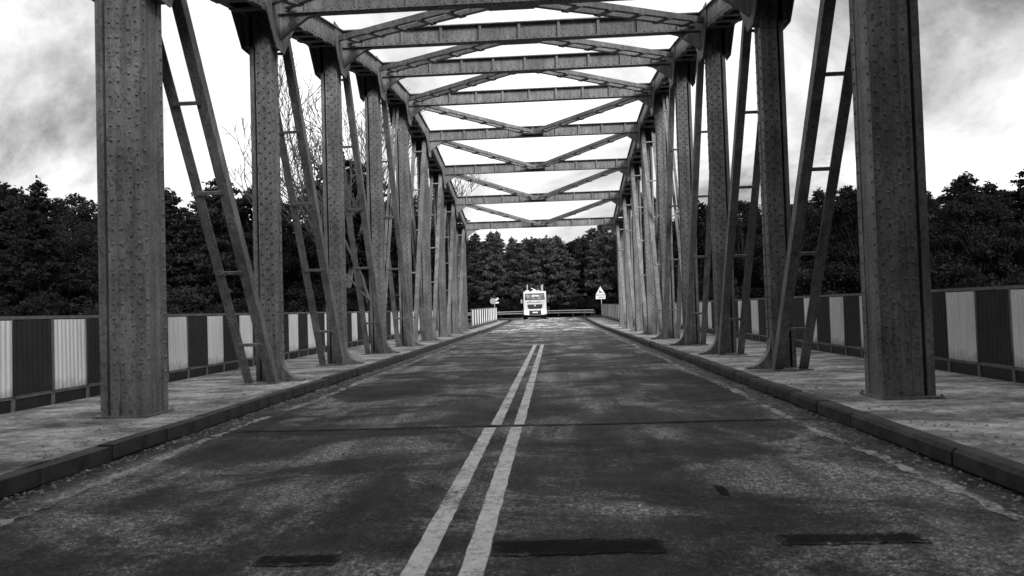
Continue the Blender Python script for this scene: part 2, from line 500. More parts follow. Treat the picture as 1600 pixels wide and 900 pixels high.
ribbon(0.0, 0.11, 30, 70, 0.3, 0.01, 0.004, 'edge', 'centre_line', drop=lambda y: (y % 4.5) > 2.4)
for xc in (-3.14, 3.20):
    ribbon(xc, 0.11, -2, 46, 0.10, 0.04, 0.004, 'edge', 'edge_line', wob=0.045, drop=lambda y: math.sin(y * 2.3 + xc) + math.sin(y * 0.83) > 1.7)
for yj, w in ((8.62, 0.09), (13.6, 0.07), (17.9, 0.05), (22.2, 0.05), (26.4, 0.06), (35.0, 0.07), (44.6, 0.14)):
    mb = MB(); prev = None; x = -3.55
    while x <= 3.551:
        yy = yj + 0.02 * math.sin(x * 2.1 + yj) + random.uniform(-0.008, 0.008); hw = w * random.uniform(0.1, 0.55)
        cur = ((x, yy - hw, 0.008), (x, yy + hw, 0.008))
        if prev: mb.add([prev[0], cur[0], cur[1], prev[1]], [(0, 1, 2, 3)])
        prev = cur; x += 0.11
    mb.build('expansion_joint', 'joint', road)
def tar_strip(x0, x1, yc, w, tilt, rag=0.012):
    mb = MB(); n = 46; top = []; bot = []; wa = wb_ = 0
    for i in range(n + 1):
        t_ = i / n; x = x0 + (x1 - x0) * t_
        wa = 0.6 * wa + random.uniform(-rag, rag); wb_ = 0.6 * wb_ + random.uniform(-rag, rag)
        e = min(1, min(t_, 1 - t_) * 30 + 0.72)
        yy = yc + tilt * (x - x0)
        bot.append((x, yy - w/2 * e + wa, 0.006)); top.append((x, yy + w/2 * e + wb_, 0.006))
    mb.add(bot + top, [(i, i + 1, n + 2 + i, n + 1 + i) for i in range(n)])
    mb.build('tar_strip', 'tar', road)
tar_strip(0.21, 1.14, 4.20, 0.25, 0.03)
tar_strip(1.76, 2.55, 4.28, 0.18, 0.02)
tar_strip(-1.04, -0.60, 4.05, 0.17, 0.02)
tar_strip(1.68, 1.74, 5.45, 0.26, -0.4, 0.02)

# ------------------------------------------------------------------ the truss bridge
PAN = 4.29
YK = [(k + 2.15) * PAN for k in range(9)]
ZK = [6.15, 6.95, 7.80, 8.42, 8.70, 8.42, 7.80, 7.00, 6.15]      # centre of the curved top chord
XI = 4.30                                                        # inner face of the posts
bridge = thing('truss_bridge', 'riveted grey steel truss bridge with curved top chords spanning the road', 'bridge', (0, YK[0], 0.0))

RIV = [(math.cos(t_ * math.pi / 3), math.sin(t_ * math.pi / 3)) for t_ in range(6)]
def rivet(mb, p, nrm, r=0.022, h=0.016):
    nrm = Vector(nrm); a = nrm.cross(Vector((0, 0, 1)) if abs(nrm.z) < 0.9 else Vector((1, 0, 0))).normalized(); b_ = nrm.cross(a)
    p = Vector(p)
    vs = [p + (a * c + b_ * s_) * r for c, s_ in RIV] + [p + nrm * h + (a * c + b_ * s_) * r * 0.55 for c, s_ in RIV]
    mb.add(vs, [(i, (i + 1) % 6, 6 + (i + 1) % 6, 6 + i) for i in range(6)] + [tuple(range(6, 12))])

def make_post(side, k):
    end = k in (0, 8)
    y = YK[k]; zt = ZK[k] + 0.12
    wb, gap, wf, hd, hf = (0.45, 0.06, 0.09, 0.24, 0.21) if end else (0.28, 0.05, 0.07, 0.17, 0.15)
    X = lambda u: side * (XI + u)
    mb = MB()
    z0 = 0.146
    mb.box(X(0.012), X(wb), y - hd, y + hd, z0, zt)
    mb.box(X(wb), X(wb + gap), y - 0.03, y + 0.03, z0, zt)
    mb.box(X(wb + gap), X(wb + gap + wf), y - hf, y + hf, z0, zt)
    st = 0.09 if not end else 0.12
    for vy in (-1, 1):                         # angle legs on the front and back plates
        for u0 in (0.0, wb - st):
            mb.box(X(u0 + 0.001), X(u0 + st), y + vy * hd, y + vy * (hd + 0.014), z0 + 0.02, zt - 0.3)
        mb.box(X(0.0), X(0.0125), y + vy * (hd - 0.1), y + vy * (hd + 0.0139), z0 + 0.02, zt - 0.3)
    post = mb.build('post', 'steel', bridge)
    rv = MB(); z = 0.62; i = 0
    while z < zt - 0.35:
        for u in ((0.05, wb - 0.05, wb * 0.5) if not end else (0.06, wb - 0.06, wb * 0.36, wb * 0.66)):
            zz = z + (0.09 if u not in (0.05, 0.06) and (u == wb * 0.5 or u == wb * 0.36) else 0)
            edge = u < 0.07 or u > wb - 0.07
            rivet(rv, (X(u), y - hd - (0.014 if edge else 0), zz), (0, -1, 0))
        for vy in (-1, 1):
            rivet(rv, (X(0.0), y + vy * (hd - 0.04), z + 0.045), (-side, 0, 0))
        z += 0.18
    tag(rv.build('rivets', 'steel' if end else 'rivet', post), kind='stuff')
    # curved bracket at the foot, towards the roadway
    if not end:
        poly = [(0, 0)] + [(-0.42 + 0.0, 0.0)] + [(-0.42 + 0.40 * math.sin(a), 0.04 + 0.46 * (1 - math.cos(a))) for a in [math.pi / 2 * i / 8 for i in range(9)]] + [(0, 0.52)]
        mb = MB().prism(poly, lambda u, z, d: (X(u + 0.012), y + d, z0 + z), -0.10, 0.10)
        mb.build('foot_bracket', 'steel', post)
    mb = MB().box(X(-0.05), X(wb + gap + wf + 0.05), y - hd - 0.08, y + hd + 0.08, 0.148, 0.175)
    for bu in (-0.025, wb + gap + wf + 0.025):
        for bv in (-1, 1):
            rivet(mb, (X(bu), y + bv * (hd + 0.05), 0.175), (0, 0, 1), 0.02, 0.03)
    mb.build('base_plate', 'steel', post)
    # gusset plates at the head
    g = 0.62 if end else 0.72
    pw = wb + gap + wf
    MB().box(X(-0.098), X(pw + 0.098), y - hd + 0.02, y + hd - 0.02, ZK[k] - 0.8, ZK[k] - 0.23).build('head_filler', 'steel', post)
    for u0, u1 in ((-0.12, -0.1), (pw + 0.1, pw + 0.12)):
        poly = [(-g, 0.2), (-g, -0.24), (-hd - 0.03, -0.85), (hd + 0.03, -0.85), (g, -0.24), (g, 0.2)]
        MB().prism([(a, b_) for a, b_ in poly], lambda a, b_, d: (X(d), y + a, ZK[k] + b_), u0, u1).build('gusset_plate', 'steel', post)
    return pw

for side in (-1, 1):
    for k in range(9):
        make_post(side, k)
    X = lambda u: side * (XI + u)
    # top chord: two channels with a cover plate and battens underneath, one straight length per panel
    for k in range(8):
        p = Vector((0, YK[k], ZK[k])); q = Vector((0, YK[k+1], ZK[k+1]))
        d = (q - p).normalized(); up = Vector((0, -d.z, d.y))
        e0, e1 = p + d * 0.004, q - d * 0.004
        mb = MB()
        for u in (-0.07, 0.47):
            o = Vector((X(u), 0, 0))
            mb.bar(e0 + o, e1 + o, 0.05, 0.40, (1, 0, 0))
            for s_ in (-1, 1):                                          # channel flanges
                mb.bar(e0 + o + up * 0.19 * s_ + Vector((X(0.06 if u < .2 else -0.06) - X(0), 0, 0)), e1 + o + up * 0.19 * s_ + Vector((X(0.06 if u < .2 else -0.06) - X(0), 0, 0)), 0.075, 0.025, (1, 0, 0))
        ch = mb.build('top_chord', 'steel', bridge)
        o = Vector((X(0.20), 0, 0))
        MB().bar(e0 + o + up * 0.213, e1 + o + up * 0.213, 0.72, 0.022, (1, 0, 0)).build('cover_plate', 'steel', ch)
        ln = (q - p).length
        for j in range(5):
            c = p + d * (ln * (j + 1) / 6) + o - up * 0.214
            MB().bar(c - d * 0.13, c + d * 0.13, 0.58, 0.02, (1, 0, 0)).build('batten', 'steel', ch)
        rv = MB(); s0 = 0.3
        while s0 < ln - 0.3:
            for s_ in (-1, 1):
                rivet(rv, p + d * s0 + up * 0.15 * s_ + Vector((X(-0.096), 0, 0)), (-side, 0, 0))
            s0 += 0.19
        tag(rv.build('rivets', 'rivet', ch), kind='stuff')
    # bottom chord, hidden beside the deck slab
    MB().box(X(0.1), X(0.4), YK[0] - 0.2, YK[8] + 0.2, -1.2, -0.76).build('bottom_chord', 'steel', bridge)
    # diagonals: pairs of angles tied by battens
    def diagonal(kt, kb, w, us=(0.02, 0.42), nb=5):
        sgn = 1 if kb > kt else -1
        pt = Vector((0, YK[kt] + sgn * 0.42, ZK[kt] - 0.12)); pb = Vector((0, YK[kb] - sgn * 0.42, 0.15))
        d = (pt - pb).normalized(); nrm = Vector((0, d.z, -d.y))
        mb = MB()
        for u in us:
            o = Vector((X(u), 0, 0))
            mb.bar(pb + o, pt + o, w, 0.022, (1, 0, 0))
            mb.bar(pb + o + nrm * (0.5 * w + 0.0115) + Vector((X(-w*.42) - X(0) if u < .2 else X(w*.42) - X(0), 0, 0)), pt + o + nrm * (0.5 * w + 0.0115) + Vector((X(-w*.42) - X(0) if u < .2 else X(w*.42) - X(0), 0, 0)), 0.022, w, (1, 0, 0))
        dg = mb.build('diagonal_brace', 'steel', bridge)
        for j in range(nb):
            t_ = (j + 0.6) / nb
            c = pb + (pt - pb) * t_ - nrm * 0.022
            MB().bar(c + Vector((X(us[0]), 0, 0)), c + Vector((X(us[1]), 0, 0)), 0.055, 0.02, d).build('batten', 'galv' if False else 'steel', dg)
        MB().box(X(us[0] - 0.12), X(us[1] + 0.12), pb.y - 0.16, pb.y + 0.13, 0.146, 0.172).build('base_plate', 'steel', dg)
    for k in range(4):
        diagonal(k, k + 1, 0.15)
        diagonal(8 - k, 7 - k, 0.15)
    diagonal(4, 3, 0.085, (0.2, 0.32), 4)
    diagonal(4, 5, 0.085, (0.2, 0.32), 4)

# cross beams between the chords
for k in range(9):
    y, z = YK[k], ZK[k]
    hb = 0.19
    mb = MB()
    x0 = XI - 0.125
    mb.box(-x0, x0, y - 0.012, y + 0.012, z - hb, z + hb)
    mb.box(-x0, x0, y - 0.11, y + 0.11, z - hb - 0.022, z - hb)
    mb.box(-x0, x0, y - 0.11, y + 0.11, z + hb, z + hb + 0.022)
    cb = mb.build('cross_beam', 'steel', bridge)
    for i in range(-4, 5):
        x = i * 0.92
        MB().box(x - 0.03, x + 0.03, y - 0.075, y - 0.0125, z - hb + 0.003, z + hb - 0.003).build('stiffener', 'steel', cb)
    rv = MB(); x = -3.9
    while x < 3.95:
        rivet(rv, (x, y - 0.0122, z - hb + 0.05), (0, -1, 0)); rivet(rv, (x + 0.04, y - 0.07, z - hb - 0.0222), (0, 0, -1))
        rivet(rv, (x, y - 0.0122, z + hb - 0.05), (0, -1, 0)); x += 0.17
    tag(rv.build('rivets', 'rivet', cb), kind='stuff')
    for s_ in (-1, 1):                       # knee plates under the beam ends
        poly = [(0, -hb - 0.023), (-0.75, -hb - 0.023), (-0.5, -hb - 0.09), (-0.2, -hb - 0.30), (0, -hb - 0.46)]
        MB().prism(poly, lambda a, b_, d: (s_ * (x0 + a), y + d, z + b_), -0.05, 0.05).build('knee_plate', 'steel', cb)

# lateral bracing in the plane of the top chord: pairs of angles with battens, apex towards the portals
for k in range(8):
    ke, kc = (k + 1, k) if k < 4 else (k, k + 1)
    sg = 1 if ke > kc else -1
    for s_ in (-1, 1):
        a = Vector((s_ * (XI - 0.15), YK[ke] - sg * 0.15, ZK[ke] - 0.10)); c = Vector((s_ * 0.12, YK[kc] + sg * 0.14, ZK[kc] - 0.10))
        d = (c - a).normalized(); w = Vector((-d.y, d.x, 0)).normalized()
        mb = MB()
        for t_ in (-1, 1):
            mb.bar(a + w * 0.15 * t_, c + w * 0.15 * t_, 0.10, 0.02, w)
            mb.bar(a + w * 0.19 * t_ + Vector((0, 0, 0.0605)), c + w * 0.19 * t_ + Vector((0, 0, 0.0605)), 0.02, 0.10, w)
        lb = mb.build('lateral_brace', 'steel', bridge)
        for j in range(6):
            p = a + (c - a) * ((j + 0.5) / 6) + Vector((0, 0, -0.022))
            MB().bar(p - d * 0.09, p + d * 0.09, 0.40, 0.02, w).build('batten', 'steel', lb)
    yc = YK[kc] + sg * 0.22
    MB().box(-0.42, 0.42, min(YK[kc] + sg * 0.012, yc + sg * 0.2), max(YK[kc] + sg * 0.012, yc + sg * 0.2), ZK[kc] - 0.155, ZK[kc] - 0.135).build('apex_plate', 'steel', bridge)

# ------------------------------------------------------------------ railings with white and dark panels
def panel_mesh(length, mat, ribs):
    mb = MB(); n = ribs * 4
    for i in range(n + 1):
        yv = -length / 2 + length * i / n
        d = 0.012 if (i % 4) in (1, 2) else -0.004
        mb.v += [(d, yv, 0.0), (d, yv, 1.0)]
    for i in range(n):
        mb.f.append((2*i, 2*i + 2, 2*i + 3, 2*i + 1))
    o = len(mb.v)
    mb.box(-0.022, -0.008, -length/2, length/2, 0, 1)
    return mb.mesh('panel', mat)
PW = panel_mesh(0.75, 'white_panel', 8)
PD = panel_mesh(0.84, 'dark_panel', 8)
PWS = panel_mesh(0.66, 'white_panel', 7)
PDS = panel_mesh(0.72, 'dark_panel', 7)
def railing(x, y0, y1, phase, period, label, short=False, side=-1, x1=None):
    x1 = x if x1 is None else x1
    rl = thing('bridge_railing', label, 'railing', (x, y0, 0.15 + road_z(y0)))
    ln = y1 - y0
    yaw = math.atan2(-(x1 - x), ln)
    rl.rotation_euler = (0, 0, yaw)
    face = 1 if side < 0 else -1
    dzz = road_z(y1) - road_z(y0)
    sl = dzz / ln
    def rail(z, w, h, name, mat):
        mb = MB().bar((0, 0, z), (0, ln, z + dzz), w, h, (1, 0, 0))
        o = bpy.data.objects.new(name, mb.mesh(name, mat)); C.objects.link(o); o.parent = rl
    rail(1.245, 0.07, 0.045, 'top_rail', 'rail_steel')
    rail(0.185, 0.06, 0.04, 'bottom_rail', 'rail_steel')
    rail(0.08, 0.02, 0.16, 'gap_shade_strip', 'dark_panel')  # added strip; its dark colour stands in for the shaded open gap below the panels
    pm = MB().box(-0.03, 0.03, -0.03, 0.03, -0.03, 1.22).mesh('rail_post', 'rail_steel')
    n0 = math.floor((y0 - phase) / period) - 1
    for i in range(n0, n0 + int(ln / period) + 4):
        yw = phase + i * period - y0
        for yy, me in ((yw, PWS if short else PW), (yw + period / 2, PDS if short else PD)):
            if 0.4 < yy < ln - 0.4:
                o = place('white_panel' if me in (PW, PWS) else 'dark_panel', me, (0.035 * face, yy, 0.21 + sl * yy), rl)
                o.rotation_euler = (random.uniform(-.006, .006), random.uniform(-.012, .012), (math.pi if face < 0 else 0) + random.uniform(-.02, .02))
        yy = yw - period / 4
        for yy in (yw - period / 4, yw + period / 4):
            if 0.02 < yy < ln - 0.02:
                place('rail_post', pm, (0, yy, sl * yy), rl)
    return rl
railing(-6.6, 2.0, 46.5, 14.3, 1.63, 'railing of white and dark panels along the bridge walkway, on the bare-tree side', side=-1)
railing(6.6, 2.0, 46.5, 11.65, 1.65, 'railing of white and dark panels along the bridge walkway, on the deer sign side', side=1)
railing(-4.55, 47.5, 67.5, 48.6, 1.47, 'far approach railing with white panels ending under the small twin sign', True, -1, -4.35)
railing(5.2, 47.5, 74, 48.6, 1.47, 'far approach railing with white panels ending beside the deer warning sign', True, 1, 5.25)

# ------------------------------------------------------------------ road signs
def tri(s_, r=0.0):
    h = s_ * math.sqrt(3) / 2
    pts = [(-s_/2, 0), (s_/2, 0), (0, h)]
    return pts
def sign_xy(mb, poly, y0, y1, dx_=0, dz_=0):
    return mb.prism(poly, lambda a, b_, d: (a + dx_, d, b_ + dz_), y0, y1)
sx, sy = 5.55, 80.0
sz = ground_z(sx, sy)
ds = thing('warning_sign', 'triangular white warning sign with leaping deer on a thin post', 'road sign', (sx, sy, sz))
def lbuild(mb, name, mat, parent, smooth=False, bevel=0.0):
    o = bpy.data.objects.new(name, mb.mesh(name, mat, smooth=smooth)); C.objects.link(o); o.parent = parent
    if bevel:
        md = o.modifiers.new('bevel', 'BEVEL'); md.width = bevel; md.segments = 2; md.limit_method = 'ANGLE'
    return o
zb = 2.62 - sz - 0.05
lbuild(MB().tube([(0.08, 0.03, -0.3), (0.06, 0.03, zb + 0.7)], [0.035, 0.035]), 'pole', 'galv', ds)
bd = lbuild(sign_xy(MB(), tri(1.06), -0.03, -0.012, 0, zb - 0.01), 'sign_board', 'sign_border', ds)
lbuild(sign_xy(MB(), tri(0.95), -0.036, -0.0305, 0, zb + 0.022), 'sign_face', 'sign_white', bd)
deer = [(-0.24, 0.10), (-0.20, 0.12), (-0.10, 0.20), (-0.12, 0.30), (-0.17, 0.33), (-0.16, 0.37), (-0.11, 0.38), (-0.13, 0.47), (-0.07, 0.40), (-0.02, 0.47), (-0.05, 0.37), (0.0, 0.29), (0.12, 0.24), (0.17, 0.22), (0.2, 0.24), (0.19, 0.19), (0.27, 0.08), (0.25, 0.07), (0.13, 0.15), (0.02, 0.17), (-0.06, 0.15), (-0.17, 0.08)]
lbuild(sign_xy(MB(), deer, -0.041, -0.0365, 0, zb + 0.06), 'deer_symbol', 'sign_black', bd)
pl = lbuild(MB().box(-0.5, 0.5, -0.03, -0.012, zb - 0.44, zb - 0.06), 'sign_plate', 'sign_white', ds)
mb = MB()
for i, w in enumerate((0.05, 0.09, 0.06, 0.1, 0.05, 0.08)):
    mb.box(-0.3 + i * 0.12, -0.3 + i * 0.12 + w, -0.034, -0.0305, zb - 0.31, zb - 0.2)
lbuild(mb, 'plate_lettering', 'sign_black', pl)

sx, sy = -5.15, 75.5
sz = ground_z(sx, sy)
ts = thing('twin_sign', 'small post with two road sign plates seen from behind past the railing', 'road sign', (sx, sy, sz))
zc = 2.2 - sz
lbuild(MB().tube([(0, 0.03, -0.3), (0, 0.03, zc + 0.3)], [0.03, 0.03]), 'pole', 'galv', ts)
oct_ = [(0.27 * math.cos(t_ * math.pi / 8), 0.30 * math.sin(t_ * math.pi / 8)) for t_ in range(16)]
lbuild(sign_xy(MB(), oct_, -0.02, 0.0, -0.18, zc), 'round_plate', 'sign_back', ts)
lbuild(MB().bar((0.08, -0.03, zc - 0.18), (0.42, 0.05, zc - 0.14), 0.02, 0.14, (0, 1, 0)), 'lower_plate', 'sign_white', ts)
lbuild(MB().bar((0.1, -0.03, zc + 0.05), (0.38, 0.05, zc + 0.28), 0.02, 0.16, (0, 1, 0)), 'arrow_plate', 'sign_white', ts)

# ------------------------------------------------------------------ guard rail round the bend
gr = thing('guard_rail', 'galvanised double-wave guard rail round the bend behind the truck', 'guard rail', (4.7, 79, ground_z(4.7, 79)))
go = gr.location
mb = MB(); pts = []
for i in range(0, 45):
    if i <= 24:
        a = -0.04 + (math.pi / 2 + 0.04) * i / 24; pts.append((CX + (RAD + 4.8) * math.cos(a), CY + (RAD + 4.8) * math.sin(a), math.cos(a), math.sin(a)))
    else:
        pts.append((CX - (i - 24) * 2.0, CY + RAD + 4.8, 0, 1))
for z0_, nm in ((0.44, 'lower_rail'), (0.70, 'upper_rail')):
    mb = MB()
    prof = [(0.0, z0_), (-0.06, z0_ + 0.02), (-0.06, z0_ + 0.09), (-0.01, z0_ + 0.12), (0.0, z0_ + 0.12)]
    pr = len(prof)
    for (x, y, nx, ny) in pts:
        for d, z in prof:
            mb.v.append((x + nx * d - go.x, y + ny * d - go.y, 0.25 + z - go.z))
    for i in range(len(pts) - 1):
        for j in range(pr):
            j2 = (j + 1) % pr
            mb.f.append((i*pr + j, (i+1)*pr + j, (i+1)*pr + j2, i*pr + j2))
    lbuild(mb, nm, 'galv', gr)
pm = MB().box(-0.05, 0.05, -0.03, 0.03, -1.0, 0.62).mesh('rail_post', 'dark_panel')
for i in range(0, 45, 2):
    x, y, nx, ny = pts[i]
    place('rail_post', pm, (x + nx * 0.055 - go.x, y + ny * 0.055 - go.y, 0.40 - go.z), gr, math.atan2(ny, nx))

# ------------------------------------------------------------------ the oncoming truck (front towards -Y, origin on the road)
TY = 81.0
tr = thing('truck', 'white cab-over truck with lit headlights and upright stakes coming round the bend', 'truck', (-1.30, TY, road_z(TY) + 0.004), R(2.5))
def B(x0, x1, y0, y1, z0, z1): return MB().box(x0, x1, y0, y1, z0, z1)
# cab shell: side profile (y, z) swept across, windscreen slightly raked
prof = [(0.02, 0.62), (0.0, 1.05), (0.0, 1.95), (0.14, 2.78), (0.26, 2.95), (1.75, 2.98), (1.85, 2.9), (1.85, 0.62)]
cab = lbuild(MB().prism(prof, lambda a, b_, d: (d, a, b_), -1.2, 1.2), 'cab', 'truck_white', tr, bevel=0.05)
def ws(z): return (z - 1.95) / 0.83 * 0.14
lbuild(MB().add([(-1.06, ws(2.02) - .012, 2.02), (1.06, ws(2.02) - .012, 2.02), (1.0, ws(2.74) - .012, 2.74), (-1.0, ws(2.74) - .012, 2.74),
                 (-1.06, ws(2.02) + .02, 2.02), (1.06, ws(2.02) + .02, 2.02), (1.0, ws(2.74) + .02, 2.74), (-1.0, ws(2.74) + .02, 2.74)],
                [(0,1,2,3),(4,7,6,5),(0,4,5,1),(1,5,6,2),(2,6,7,3),(3,7,4,0)]), 'window_seal', 'truck_dark', cab)
lbuild(MB().add([(-0.98, ws(2.09) - .02, 2.09), (0.98, ws(2.09) - .02, 2.09), (0.93, ws(2.68) - .02, 2.68), (-0.93, ws(2.68) - .02, 2.68)], [(0, 1, 2, 3)]), 'windscreen', 'glass', cab)
for x, w in ((-0.18, 0.3), (0.2, 0.44)):      # pale things behind the glass: sun visor and paper
    lbuild(MB().bar((x - w/2, ws(2.45) - .026, 2.43), (x + w/2, ws(2.45) - .026, 2.43), 0.004, 0.2, (0, 1, 0)), 'sun_visor', 'sign_white', cab)
for sgn in (-1, 1):
    lbuild(MB().bar((0.1 + sgn*0.35, -0.02, 2.06), (0.1 + sgn*0.35 + 0.4, 0.045, 2.3), 0.012, 0.02), 'wiper', 'truck_dark', cab)
    lbuild(B(sgn*0.95, sgn*1.19, -0.012, 0.02, 1.2, 1.9), 'corner_panel', 'truck_white', cab)
    lbuild(B(sgn*1.195, sgn*1.215, 0.5, 1.4, 2.05, 2.7), 'side_window', 'glass', cab)
    lbuild(B(sgn*1.195, sgn*1.21, 0.42, 1.5, 0.9, 1.98), 'door', 'truck_white', cab)
mb = MB()
for i in range(9):
    w = random.uniform(0.08, 0.17); mb.box(-0.86 + i * 0.2, -0.86 + i * 0.2 + w, -0.006, 0.01, 1.74, 1.83)
lbuild(mb, 'badge_lettering', 'truck_dark', cab)
for sgn in (-1, 1):
    lbuild(B(sgn*0.4, sgn*0.62, -0.006, 0.01, 1.88, 1.92), 'air_vent', 'truck_dark', cab)
gl = lbuild(MB().prism([(-0.78, 1.58), (-0.78, 1.25), (-0.6, 1.09), (0.6, 1.09), (0.78, 1.25), (0.78, 1.58)], lambda a, b_, d: (a, d, b_), -0.015, 0.05), 'grille', 'truck_dark', tr)
for i in range(4):
    lbuild(B(-0.66, 0.66, -0.024, -0.0155, 1.16 + i * 0.11, 1.185 + i * 0.11), 'grille_slat', 'rubber', gl)
lbuild(MB().tube([(0, -0.03, 1.46), (0, -0.015, 1.46)], [0.075, 0.075], 14), 'emblem', 'sign_white', gl)
bp = lbuild(MB().prism([(-1.22, 0.5), (-1.22, 1.0), (-0.5, 1.02), (0.5, 1.02), (1.22, 1.0), (1.22, 0.5), (0.6, 0.42), (-0.6, 0.42)], lambda a, b_, d: (a, d, b_), -0.12, 0.25), 'bumper', 'truck_white', tr, bevel=0.03)
lbuild(B(-0.62, 0.62, -0.128, -0.05, 0.46, 0.92), 'bumper_inset', 'truck_dark', bp)
lbuild(B(-0.28, 0.28, -0.142, -0.1285, 0.66, 0.79), 'licence_plate', 'sign_white', bp)
for sgn in (-1, 1):
    hl = lbuild(MB().tube([(sgn*0.9, -0.115, 0.76), (sgn*0.9, -0.15, 0.76), (sgn*0.9, -0.165, 0.76)], [0.21, 0.2, 0.13], 20), 'headlight', 'headlight', tr)
    lbuild(MB().tube([(sgn*0.9, -0.11, 0.76), (sgn*0.9, -0.14, 0.76)], [0.24, 0.235], 20), 'bezel', 'rim', hl)
    mr = lbuild(B(sgn*1.3, sgn*1.5, -0.02, 0.08, 1.72, 2.12), 'mirror', 'truck_dark' if sgn > 0 else 'rim', tr, bevel=0.02)
    lbuild(MB().tube([(sgn*1.2, 0.1, 2.5), (sgn*1.38, 0.03, 2.45), (sgn*1.38, 0.03, 2.1)], [0.02]*3, 6), 'mirror_arm', 'truck_dark', mr)
    lbuild(B(sgn*1.18, sgn*1.26, 0.2, 1.7, 0.42, 0.62), 'cab_step', 'truck_dark', tr)
def wheel(x, y, w):
    wt = bpy.data.objects.new('wheel', MB().tube([(x - w*0.42, y, 0.5), (x + w*0.42, y, 0.5)], [0.16, 0.16], 12).mesh('hub', 'rim')); C.objects.link(wt); wt.parent = tr
    pf = [(-0.5, 0.30), (-0.5, 0.44), (-0.4, 0.495), (0.4, 0.495), (0.5, 0.44), (0.5, 0.30)]
    mb = MB(); n = 24
    for i in range(n):
        a = 2 * math.pi * i / n
        for t_, r in pf: mb.v.append((x + t_ * w, y + r * math.cos(a), 0.5 + r * math.sin(a)))
    for i in range(n):
        for j in range(len(pf) - 1):
            mb.f.append((i*6 + j, ((i+1) % n)*6 + j, ((i+1) % n)*6 + j + 1, i*6 + j + 1))
    lbuild(mb, 'tyre', 'rubber', wt, True)
    lbuild(MB().tube([(x - w*0.3, y, 0.5), (x + w*0.3, y, 0.5)], [0.305, 0.305], 20), 'rim', 'rim', wt)
for sgn in (-1, 1):
    wheel(sgn * 1.06, 0.95, 0.36)
    wheel(sgn * 1.0, 4.6, 0.5)
    wheel(sgn * 1.0, 5.9, 0.5)
for sgn in (-1, 1):
    lbuild(B(sgn*0.36, sgn*0.46, 0.6, 7.4, 0.6, 0.86), 'chassis_rail', 'truck_dark', tr)
lbuild(B(-1.2, 1.2, 2.1, 7.5, 1.02, 1.16), 'load_bed', 'truck_dark', tr)
for y in (3.4, 6.6):
    lbuild(B(-1.22, 1.22, y - 0.08, y + 0.08, 0.861, 1.01), 'bolster', 'truck_dark', tr)
lbuild(B(-1.15, 1.15, 2.12, 2.2, 1.161, 2.7), 'headboard', 'truck_dark', tr)
for y in (2.3, 4.6, 7.0):
    for x in (-0.72, 0.92):
        lbuild(MB().tube([(x, y, 1.15), (x, y, 3.75)], [0.055, 0.05], 8), 'stake', 'galv', tr)
for x0, x1 in ((-1.0, -0.55), (-0.3, 0.25), (0.3, 0.55)):
    lbuild(B(x0, x1, 0.35, 0.6, 2.975, 3.07), 'roof_lamp', 'sign_white', tr, bevel=0.02)
lbuild(MB().tube([(-0.35, 0.9, 3.32), (0.1, 0.9, 3.1), (0.14, 0.9, 2.97)], [0.04, 0.05, 0.05], 8), 'air_horn', 'sign_white', tr)

# ------------------------------------------------------------------ trees
def quads_mesh(name, cen, ax, ay, mat):
    n = len(cen)
    v_ = np.empty((n, 4, 3), np.float32)
    v_[:, 0] = cen - ax - ay; v_[:, 1] = cen + ax - ay * 0.6; v_[:, 2] = cen + ax * 0.7 + ay; v_[:, 3] = cen - ax * 0.8 + ay * 0.8
    me = bpy.data.meshes.new(name)
    me.vertices.add(n * 4); me.vertices.foreach_set('co', v_.reshape(-1))
    me.loops.add(n * 4); me.loops.foreach_set('vertex_index', np.arange(n * 4, dtype=np.int32))
    me.polygons.add(n); me.polygons.foreach_set('loop_start', np.arange(0, n * 4, 4, dtype=np.int32))
    me.polygons.foreach_set('loop_total', np.full(n, 4, np.int32))
    me.materials.append(M[mat]); me.update(calc_edges=True)
    return me
def rand_axes(n, s0, s1, asp):
    a = rng.normal(size=(n, 3)); a /= np.linalg.norm(a, axis=1)[:, None]
    b_ = rng.normal(size=(n, 3)); b_ -= a * (a * b_).sum(1)[:, None]; b_ /= np.linalg.norm(b_, axis=1)[:, None]
    s_ = rng.uniform(s0, s1, (n, 1))
    return a * s_, b_ * s_ * asp
def pine_meshes(h, rad, cb, nb, prw=0.6):
    """crown of drooping whorled boughs, each carrying needle tufts, and a trunk with bough stubs"""
    cen = []; mb = MB()
    lean = rng.uniform(-0.25, 0.25, 2)
    mb.tube([(0, 0, -0.6), (lean[0]*.3, lean[1]*.3, h * 0.5), (lean[0], lean[1], h * 0.97)], [0.22, 0.15, 0.03], 8)
    for i in range(nb):
        t_ = (i + rng.uniform(0, 1)) / nb
        z = h * (cb + (1 - cb) * t_)
        r = rad * min(1.0, (1 - t_) ** prw * 1.05) * rng.uniform(0.5, 1.15) + 0.25
        a = i * 2.4 + rng.uniform(-.5, .5)
        up = rng.uniform(-0.12, 0.35)
        d = np.array([math.cos(a), math.sin(a), up])
        base_ = np.array([lean[0] * z / h, lean[1] * z / h, z])
        if r > 0.8: mb.tube([tuple(base_), tuple(base_ + d * r * 0.85)], [0.035, 0.012], 4, False)
        k = int(20 + r * 34)
        u = rng.uniform(0.18, 1.0, k) ** 0.8
        p = base_ + d * r * u[:, None]
        p += rng.normal(size=(k, 3)) * np.array([0.22, 0.22, 0.13]) * (0.5 + 0.5 * r / rad)
        cen.append(p)
    cen.append(np.array([lean[0], lean[1], h]) + rng.normal(size=(30, 3)) * np.array([0.1, 0.1, 0.3]))
    cen = np.concatenate(cen)
    ax, ay = rand_axes(len(cen), 0.07, 0.19, 0.5)
    return quads_mesh('pine_crown', cen, ax, ay, 'needles'), mb.mesh('pine_trunk', 'dark_bark', smooth=True)
